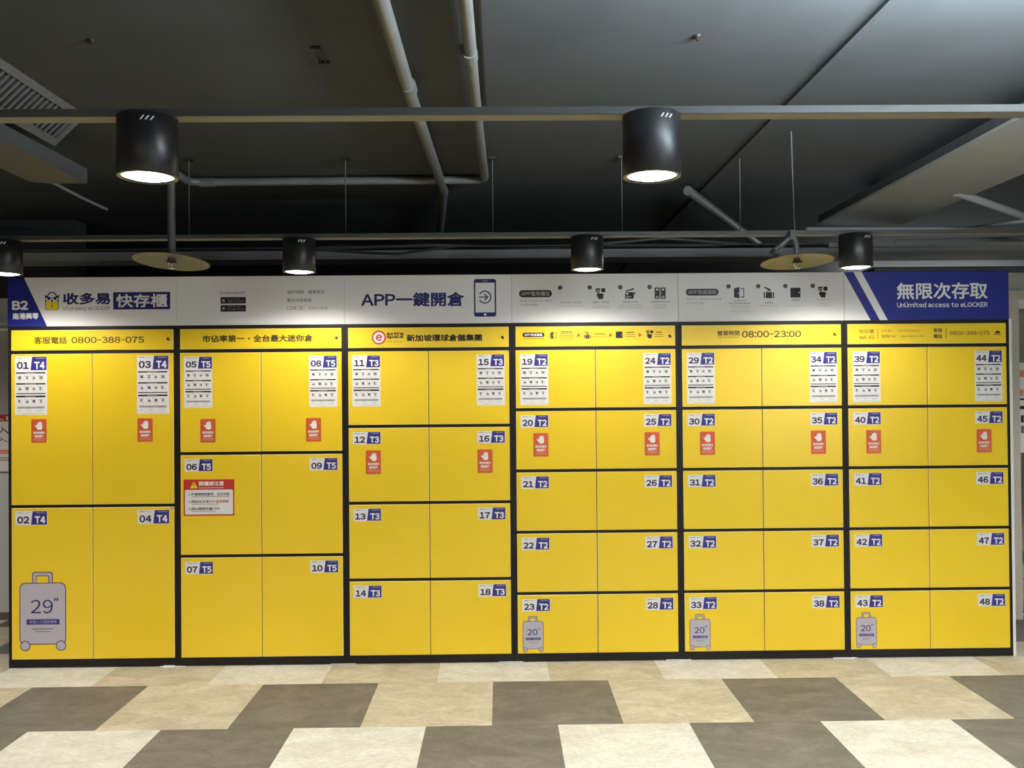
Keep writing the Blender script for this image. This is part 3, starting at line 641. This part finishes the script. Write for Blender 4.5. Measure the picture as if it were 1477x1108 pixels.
# louvred vent on a sloping housing
vr = tag(empty('louvre_vent', (-1.855, -1.16, ZC)), 'sloping louvred air vent with pale frame at the upper left ceiling', 'vent')
U = Vector((-0.138, 0, -0.132)); UL = U.length; U.normalize(); N = Vector((U.z, 0, -U.x))*-1
if N.z > 0: N = -N
LV = 1.6
def vb(mb, u0, u1, y0, y1, n0, n1, m):
    vs = [tuple(U*u + Vector((0, y, 0)) + N*n) for u in (u0, u1) for y in (y0, y1) for n in (n0, n1)]
    mb.add(vs, [(0, 1, 3, 2), (4, 6, 7, 5), (0, 4, 5, 1), (2, 3, 7, 6), (0, 2, 6, 4), (1, 5, 7, 3)], m)
b = MB(); fw = 0.032
vb(b, 0, fw, -LV, 0, -0.012, 0.004, DUCTD); vb(b, UL-fw, UL, -LV, 0, -0.012, 0.004, DUCTD); vb(b, fw, UL-fw, -fw, 0, -0.012, 0.004, DUCTD); vb(b, fw, UL-fw, -LV, -LV+fw, -0.012, 0.004, DUCTD)
b.build('frame', vr)
b = MB(); xL = U.x*UL; zL = U.z*UL
b.add([(0.0, -LV+0.01, 0), (xL, -LV+0.01, 0), (xL, -LV+0.01, zL+0.012), (0, -0.01, 0), (xL, -0.01, 0), (xL, -0.01, zL+0.012)], [(0, 1, 2), (3, 5, 4), (0, 2, 5, 3), (1, 4, 5, 2), (0, 3, 4, 1)], DARK)
b.v = [(v[0]-0.012, v[1], v[2]) for v in b.v]; b.build('housing', vr)
n = 44; proto = None
for k in range(n):
    y = -fw - (k+0.5)*(LV-2*fw)/n
    if proto is None:
        b = MB(); vb(b, fw, UL-fw, -0.006, 0.006, -0.008, -0.002, mat('slat_grey', (0.06, 0.06, 0.06), 0.6)); o = b.build('slat', vr); proto = o
    else: o = bpy.data.objects.new('slat', proto.data); COL.objects.link(o); o.parent = vr
    o.location = (0, y, 0)
# cable tray and cables behind the sign
b = MB(); b.box(-6.5, 6.5, 0.67, 0.90, 2.40, 2.455, DUCT); tag(b.build('cable_tray'), 'long grey cable tray behind the sign, just above its top edge', 'tray')
for k, (pts, r, lb) in enumerate([
    ([(-4, .70, 2.475), (-2, .71, 2.47), (-1.2, .70, 2.475), (-.5, .70, 2.49), (.3, .72, 2.47), (1.0, .72, 2.53), (1.6, .71, 2.48), (3, .7, 2.475), (6, .7, 2.475)], 0.012, 'thick grey cable lying along the tray, humped right of the middle lamp'),
    ([(-4, .80, 2.475), (-1.6, .80, 2.475), (-1.1, .80, 2.50), (-.6, .8, 2.475), (.2, .8, 2.475), (.8, .8, 2.50), (2.2, .8, 2.475), (6, .8, 2.475)], 0.014, 'thick dark cable lying in the middle of the tray'),
    ([(-4, .64, 2.46), (-1.5, .64, 2.47), (-1.15, .64, 2.455), (-.85, .64, 2.435), (-.72, .64, 2.43), (-.55, .64, 2.45), (-.35, .65, 2.475), (.3, .66, 2.477), (2.5, .66, 2.477)], 0.006, 'thin pale cable sagging over the front of the tray near the second small lamp')]):
    b = MB(); b.tube(pts, r, CABLE if r > .007 else STEEL, 8); tag(b.build('cable'), lb, 'cable')
b = MB(); b.box(1.95, 6.5, 0.35, 0.40, 2.405, 2.43, DUCT); tag(b.build('cable_tray'), 'narrow grey rail behind the sign at its right end', 'tray')
b = MB(); b.tube([(2.54, 0.75, 2.50), (3.66, 1.24, 2.60), (4.6, 1.7, 2.7)], 0.018, DUCT, 8); tag(b.build('ceiling_pipe'), 'slanting grey pipe at the far right above the blue sign end', 'pipe')
b = MB(); b.tube([(2.45, -0.20, 2.61), (3.045, 0.166, 2.55), (3.9, 0.7, 2.5)], 0.022, DUCT, 8); tag(b.build('ceiling_pipe'), 'short grey pipe crossing under the duct at the far right', 'pipe')
b = MB(); b.box(2.9, 6.5, 1.9, 2.3, 2.38, 2.5, DUCT); tag(b.build('air_duct'), 'grey duct far behind the right end of the sign', 'duct')
b = MB(); b.tube([(1.9, 0.60, 2.56), (3.086, 0.826, 2.60), (3.6, 0.2, 2.60), (3.9, -0.2, 2.62)], 0.016, DUCT, 8); tag(b.build('ceiling_pipe'), 'thin bent grey pipe under the ceiling at the far right edge', 'pipe')
b = MB(); b.tube([(-2.36, -0.45, 2.63), (-2.38, -0.10, 2.63), (-2.38, 0.2, 2.63)], 0.008, DUCT, 8); tag(b.build('ceiling_pipe'), 'thin short pipe past the end of the upper left duct', 'pipe')
# small fittings on the ceiling
b = MB(); b.box(-0.020, 0.014, -0.035, -0.020, -0.012, 0, BLK); b.tube([(0.012, -0.03, -0.010), (0.014, 0.05, -0.014), (0.006, 0.11, -0.006)], 0.003, BLK, 6); b.tube([(-0.012, -0.03, -0.006), (-0.014, 0.05, -0.008), (-0.004, 0.11, -0.004)], 0.002, BLK, 6); b.box(-0.018, 0.020, 0.10, 0.125, -0.012, 0, BLK)
tag(b.build('ceiling_hook', None, (-0.703, -1.87, ZC)), 'small dark metal hook on the ceiling left of the long pipe', 'hook')
for x, y, z, lb in ((-1.457, -1.96, ZC, 'small dark anchor stub on the ceiling above the left can light'), (0.62, -1.98, ZC, 'small dark anchor stub on the ceiling above the right large can light')):
    b = MB(); b.lathe([(0.014, 0), (0.014, -0.006), (0.006, -0.008), (0.006, -0.016), (0.0005, -0.016)], BLK, 12); tag(b.build('anchor_stub', None, (x, y, z)), lb, 'anchor')

# ------------------------------------------------------------------ notices beyond the ends of the lockers
p = Print(-3.86, 1.016, 1, 1.084); b = MB()
p.box(-3.86, -3.36, 1.0842, 1.0848, 1.016, 1.408, PAPER)
p.rect(0, .5, .345, .392, RED, 1); p.text('出入口', .15, .478, .352, .384, PAPER, 2, 0.01, 2); p.text('入口', .33, .475, .26, .31, INK, 1, 0.01, 2)
p.text('商場入口', .15, .478, .20, .235, MGREY, 1, 0.01, 2); p.rect(0, .5, .12, .15, PINK, 1); p.rect(0, .5, .09, .095, INK, 1); p.rect(0, .5, .075, .081, RED, 1)
tag(p.build('wall_notice'), 'white notice with red title band on the wall past the left end of the lockers', 'notice')
p = Print(3.40, 1.15, 1, 0.816); p.box(3.385, 4.0, 0.8165, 0.8195, 1.10, 1.70, PAPER)
p.rect(-.01, .045, .455, .50, PINK, 1); p.rect(-.01, .02, .33, .37, PINK, 1); p.rect(-.015, .55, .30, .312, INK, 1); p.rect(-.015, .55, .24, .262, INK, 1); p.rr(0, .02, .15, .2, .006, INK, 1); p.rr(0, .02, .08, .13, .006, MGREY, 1)
tag(p.build('door_poster'), 'white poster on the glass door past the right end of the lockers', 'poster')
